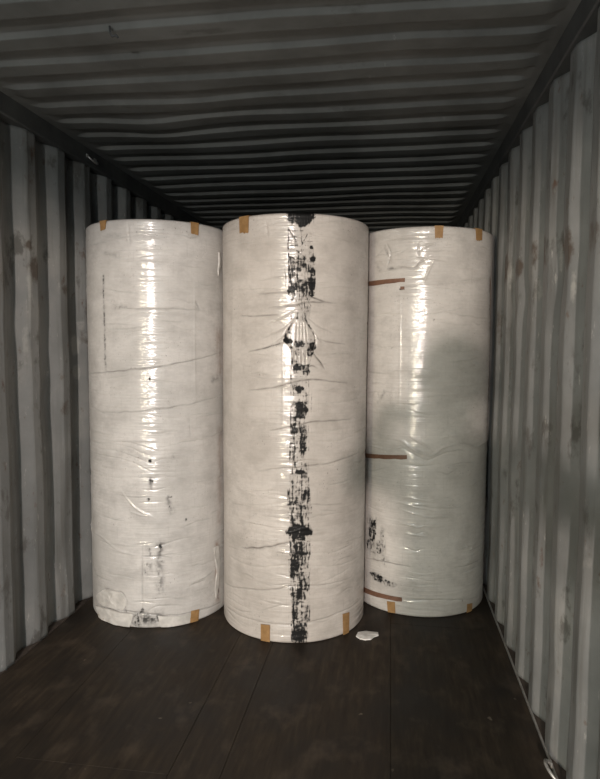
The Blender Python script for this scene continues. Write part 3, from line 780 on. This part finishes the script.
for x, y, rx, ry, st, g in [(372, 533, 6, 10, .9, .75), (369, 545, 5, 7, 1.0, .6), (374, 525, 5, 6, .8, .7), (379, 548, 7, 9, .55, .8), (383, 538, 3, 10, .45, .8),
                            (381, 580, 12, 4.5, .75, .6), (374, 575, 8, 3.5, .8, .6), (387, 583, 7, 3.5, 1.05, .35), (393, 585, 5, 3, .6, .6), (402, 289, 3, 1.2, .9, .3), (383, 559, 7, 2, .6, .6), (391, 348, 2, 1.5, .5, .5), (432, 320, 3, 3, .4, .6)]:
    BL(ri, x, y, rx, ry, st, g)
for k, a in enumerate([(370, 520), (376, 517), (381, 525), (385, 530)]): LN(ri, [a, (a[0]-1, a[1]+35)], 2.5, .55, .7)
ri.brown += [(ri.poly([(491, 280), (491, 345)]), 0.018, 0.8), (ri.poly([(490, 350), (489, 440)]), 0.012, 0.6), (ri.poly([(489, 450), (487, 560)]), 0.012, 0.6)]
SM(ri, [(370, 520), (373, 555)], 24, .5); SM(ri, [(382, 530), (383, 556)], 14, .35); SM(ri, [(372, 574), (388, 584)], 20, .6); SM(ri, [(388, 269), (400, 267)], 8, .4); SM(ri, [(385, 246), (388, 262)], 8, .3)
SM(ri, [(384, 392), (378, 402)], 10, .25); SM(ri, [(490, 285), (490, 330)], 8, .5); SM(ri, [(375, 262), (380, 270)], 12, .2); SM(ri, [(440, 285), (490, 279)], 12, .12)
FILM_R = mat_film('film_neutral', (0.61, 0.58, 0.54), (0.50, 0.475, 0.44), (0.40, 0.378, 0.35), (14.2, 6.1, 0))
rR = build_roll(ri, 'white film-wrapped paper roll with red-brown tape strips, against the right wall', FILM_R)
tape(ri, rR, [(434.5, 226), (443.5, 226), (442.5, 238), (435, 238)], TAPE, 1, 'brown tape folded over the top edge')
tape(ri, rR, [(475.5, 229), (482, 230), (481.5, 241), (476, 240)], TAPE, 1, 'brown tape folded over the top edge')
tape(ri, rR, [(387, 601), (395, 602), (395.5, 613), (388, 612)], TAPE, 0, 'brown tape at the bottom edge')
tape(ri, rR, [(467, 604), (472, 603), (471.5, 613), (466.5, 614)], TAPE, 0, 'brown tape at the bottom edge')
tape(ri, rR, [(364, 282.5), (405, 278), (405, 282), (364, 287.5)], TAPE_RED, 0, 'red-brown tape strip')
tape(ri, rR, [(361, 452.5), (407, 455), (407, 459), (361, 457)], TAPE_RED, 0, 'red-brown tape strip')
tape(ri, rR, [(360, 584.5), (380, 592), (402, 597.5), (402, 601.5)][0:1] + [(402, 597.5), (402, 601.5), (360, 589.5)], TAPE_RED, 0, 'red-brown tape strip')
tape(ri, rR, [(400.5, 286.5), (404.5, 286.5), (404.5, 289.5), (400.5, 289.5)], TAPE_RED, 0, 'dark tape end')

# ------------------------------------------------------------------ small things
def floor_pt(x, y, z=0.0):
    d = rayd(x, y); t = (z-CAM[2])/d[2]; return CAM+t*d
# scrap of paper on the boards
ol = [(356, 637), (358, 633.5), (362, 633), (366, 632), (371, 633), (378, 633.5), (378.5, 636), (374, 637.5), (371, 640), (365, 640.5), (360, 639.5)]
pts = [floor_pt(*q) for q in ol]; cen = sum(pts)/len(pts)
V = []; F = []; n = len(pts)
for lay, zz in ((0, 0.006), (1, 0.0005)):
    V.append((cen[0], cen[1], zz+(0.004 if lay == 0 else 0)))
    for g, h in ((0.5, 0.003), (1.0, 0.0)):
        for k, p in enumerate(pts):
            q = cen+(p-cen)*g
            hh = (h + 0.006*abs(mnoise.noise(Vector((q[0]*30, q[1]*30, 1))))) if lay == 0 else 0
            V.append((q[0], q[1], zz+hh))
m_ = 1+2*n
for lay in (0, 1):
    o_ = lay*m_
    for k in range(n):
        j = (k+1) % n
        t = [(o_, o_+1+k, o_+1+j), (o_+1+k, o_+1+n+k, o_+1+n+j, o_+1+j)]
        F += t if lay else [f[::-1] for f in t]
for k in range(n):
    j = (k+1) % n; F.append((1+n+k, 1+n+j, m_+1+n+j, m_+1+n+k))
sc = mesh_obj('paper_scrap', V, F, PAPER)
bm = bmesh.new(); bm.from_mesh(sc.data); bmesh.ops.recalc_face_normals(bm, faces=bm.faces[:]); bm.to_mesh(sc.data); bm.free()
tag(sc, 'small torn scrap of white paper lying on the floor by the foremost roll', 'paper scrap')

def ring(loc, side, label, hang):
    """steel lashing ring: rod loop welded to a rail"""
    root = tag(empty('lashing_ring', loc), label, 'lashing ring', 'steel lashing rings on the container rails')
    pts = []
    for k in range(15):
        a = math.pi*k/14
        pts.append((-side*0.030*math.sin(a), 0.045*math.cos(a), hang*0.030*math.sin(a)))
    tube('rod_loop', pts, 0.006, STEEL, root, 8)
    for s in (-1, 1):
        box('weld_pad', -0.004, 0.004, s*0.045-0.012, s*0.045+0.012, -0.010, 0.010, STEEL, root, 0.002)
    return root
ring((1.164, 2.13, 0.020), 1, 'steel lashing ring low on the right wall near the floor', 1)
ring((1.156, 1.93, 2.60), 1, 'steel lashing ring high on the right wall under the roof', -1)
ring((-1.156, 3.36, 2.585), -1, 'steel lashing ring high on the left wall under the roof', -1)
hk = [(-0.40, 2.02, 2.622), (-0.398, 2.02, 2.600), (-0.392, 2.022, 2.588), (-0.378, 2.024, 2.592), (-0.372, 2.026, 2.584)]
tag(tube('wire_hook', [(a-0.018, b+0.05, c) for a, b, c in hk], 0.004, DARKSTEEL), 'small dark bent wire hanging from a roof rib at upper left', 'wire hook')

# ------------------------------------------------------------------ the photographer, whose shadow falls on the rolls
def mat_person():
    n = NT('clothes'); tc = n.t.nodes.new('ShaderNodeTexCoord'); sp = n.t.nodes.new('ShaderNodeSeparateXYZ')
    n.l(tc.outputs['Object'], sp.inputs[0])
    c = n.ramp(n.math('DIVIDE', sp.outputs['Z'], 1.8), [(0.0, (0.02, 0.02, 0.02)), (0.055, (0.03, 0.035, 0.05)), (0.53, (0.05, 0.06, 0.075)), (0.825, (0.42, 0.26, 0.19))])
    n.t.nodes[-1].color_ramp.interpolation = 'CONSTANT' if n.t.nodes[-1].bl_idname == 'ShaderNodeValToRGB' else None
    hand = n.math('GREATER_THAN', sp.outputs['Y'], 0.27)
    c = n.mix(hand, c, (0.42, 0.26, 0.19))
    n.l(c, n.b.inputs['Base Color']); n.b.inputs['Roughness'].default_value = 0.8
    return n.m
def skin_mesh(name, verts, edges, root_i, mat, parent, sub=2):
    me = bpy.data.meshes.new(name); me.from_pydata([v[:3] for v in verts], edges, []); me.materials.append(mat)
    o = bpy.data.objects.new(name, me); COL.objects.link(o); o.parent = parent
    sk = o.modifiers.new('skin', 'SKIN'); sk.use_smooth_shade = True
    if not me.skin_vertices: 
        return o
    for i, v in enumerate(verts):
        rr = v[3]; me.skin_vertices[0].data[i].radius = rr if isinstance(rr, tuple) else (rr, rr)
        me.skin_vertices[0].data[i].use_root = (i == root_i)
    ss = o.modifiers.new('subdivision', 'SUBSURF'); ss.levels = sub; ss.render_levels = sub
    return o
def person(loc):
    root = tag(empty('person', loc), 'person in dark jacket holding up a phone, casting the shadow on the right roll', 'person')
    m = mat_person()
    hx, hz = CAM[0]-loc[0], CAM[2]-0.012                # where the phone is held
    v = [(0, 0, 0.95, (0.15, 0.11)), (0, -0.01, 1.12, (0.135, 0.10)), (0, -0.01, 1.30, (0.16, 0.11)), (0, 0, 1.435, (0.13, 0.085)), (0, 0.01, 1.49, 0.056), (0, 0.02, 1.545, 0.072), (0, 0.025, 1.61, 0.094), (0, 0.01, 1.68, 0.088), (0, 0.0, 1.715, 0.05)]
    e = [(0, 1), (1, 2), (2, 3), (3, 4), (4, 5), (5, 6), (6, 7), (7, 8)]
    for s in (-1, 1):                                    # arms
        b = len(v)
        v += [(s*0.165, 0, 1.415, 0.074), (s*0.225, 0.05, 1.375, 0.062), (s*0.250, 0.11, 1.345, 0.054), (s*0.175+hx*0.3, 0.21, 1.41, 0.046), (hx+s*0.085, 0.315, hz-0.085, 0.029), (hx+s*0.08, 0.345, hz-0.035, 0.032)]
        e += [(3, b), (b, b+1), (b+1, b+2), (b+2, b+3), (b+3, b+4), (b+4, b+5)]
        p = b+5
        for k in range(4):                               # fingers behind the phone
            q = len(v); z = hz-0.045+0.023*k
            ln = (0.020, 0.026, 0.028, 0.022)[k]
            v += [(hx+s*0.082, 0.365, z, 0.009), (hx+s*0.066, 0.372, z+0.003, 0.0085), (hx+s*(0.066-ln), 0.371, z+0.005, 0.0075)]
            e += [(p, q), (q, q+1), (q+1, q+2)]
        q = len(v)                                       # thumb on the screen side
        v += [(hx+s*0.075, 0.338, hz-0.005, 0.011), (hx+s*0.052, 0.340, hz+0.012, 0.009)]
        e += [(p, q), (q, q+1)]
    for s in (-1, 1):                                    # legs
        b = len(v)
        v += [(s*0.085, 0, 0.86, 0.086), (s*0.095, 0.01, 0.50, 0.060), (s*0.10, -0.02, 0.28, 0.056), (s*0.10, -0.02, 0.095, 0.042), (s*0.105, 0.05, 0.045, 0.042), (s*0.11, 0.15, 0.035, 0.032)]
        e += [(0, b), (b, b+1), (b+1, b+2), (b+2, b+3), (b+3, b+4), (b+4, b+5)]
    skin_mesh('body', v, e, 0, m, root)
    hairm = mat_plain('hair', (0.015, 0.012, 0.01), (0.03, 0.024, 0.02), 60, 0.6)
    bm = bmesh.new(); bmesh.ops.create_uvsphere(bm, u_segments=24, v_segments=16, radius=1.0)
    for vv in bm.verts:
        vv.co = Vector((vv.co.x*0.104, vv.co.y*0.112-0.012, vv.co.z*0.112+1.662))
        if vv.co.y > 0.05 and vv.co.z < 1.68: vv.co.y = 0.05
        if vv.co.z < 1.57: vv.co.z = 1.57
    me = bpy.data.meshes.new('hair'); bm.to_mesh(me); bm.free(); me.materials.append(hairm)
    h = bpy.data.objects.new('hair', me); COL.objects.link(h); h.parent = root
    skin_m = mat_plain('skin', (0.40, 0.25, 0.18), (0.45, 0.29, 0.21), 30, 0.5)
    eye = mat_plain('eye', (0.6, 0.6, 0.58), (0.7, 0.7, 0.68), 10, 0.2)
    mesh_obj('nose', [(-0.014, 0.10, 1.585), (0.014, 0.10, 1.585), (0, 0.135, 1.59), (0, 0.105, 1.635), (0, 0.09, 1.58)], [(0, 2, 3), (2, 1, 3), (0, 4, 2), (4, 1, 2), (0, 3, 4), (1, 4, 3)], skin_m, root)
    tube('mouth', [(-0.024, 0.098, 1.556), (0, 0.106, 1.555), (0.024, 0.098, 1.556)], 0.005, mat_plain('lip', (0.3, 0.13, 0.1), (0.33, 0.15, 0.12), 20, 0.5), root)
    for s in (-1, 1):
        tube('ear', [(s*0.094, 0.02, 1.60), (s*0.104, 0.01, 1.625), (s*0.100, 0.0, 1.645)], 0.012, skin_m, root)
        bm = bmesh.new(); bmesh.ops.create_uvsphere(bm, u_segments=12, v_segments=8, radius=0.012)
        bmesh.ops.translate(bm, vec=(s*0.033, 0.098, 1.628), verts=bm.verts)
        me = bpy.data.meshes.new('eye'); bm.to_mesh(me); bm.free(); me.materials.append(eye)
        o = bpy.data.objects.new('eye', me); COL.objects.link(o); o.parent = root
    return root
PX, PY = 0.677, -0.385
person((PX, PY, 0.0))
ph = tag(empty('smartphone', (CAM[0], -0.030, CAM[2]-0.012)), 'black smartphone held up in both hands by the photographer', 'phone')
PHM = mat_plain('phone_black', (0.012, 0.012, 0.013), (0.02, 0.02, 0.02), 10, 0.25)
box('case', -0.074, 0.074, -0.004, 0.004, -0.036, 0.036, PHM, ph, 0.003)
box('screen', -0.070, 0.070, -0.0048, -0.0040, -0.033, 0.033, mat_plain('screen_glass', (0.02, 0.02, 0.022), (0.03, 0.03, 0.03), 10, 0.1), ph)
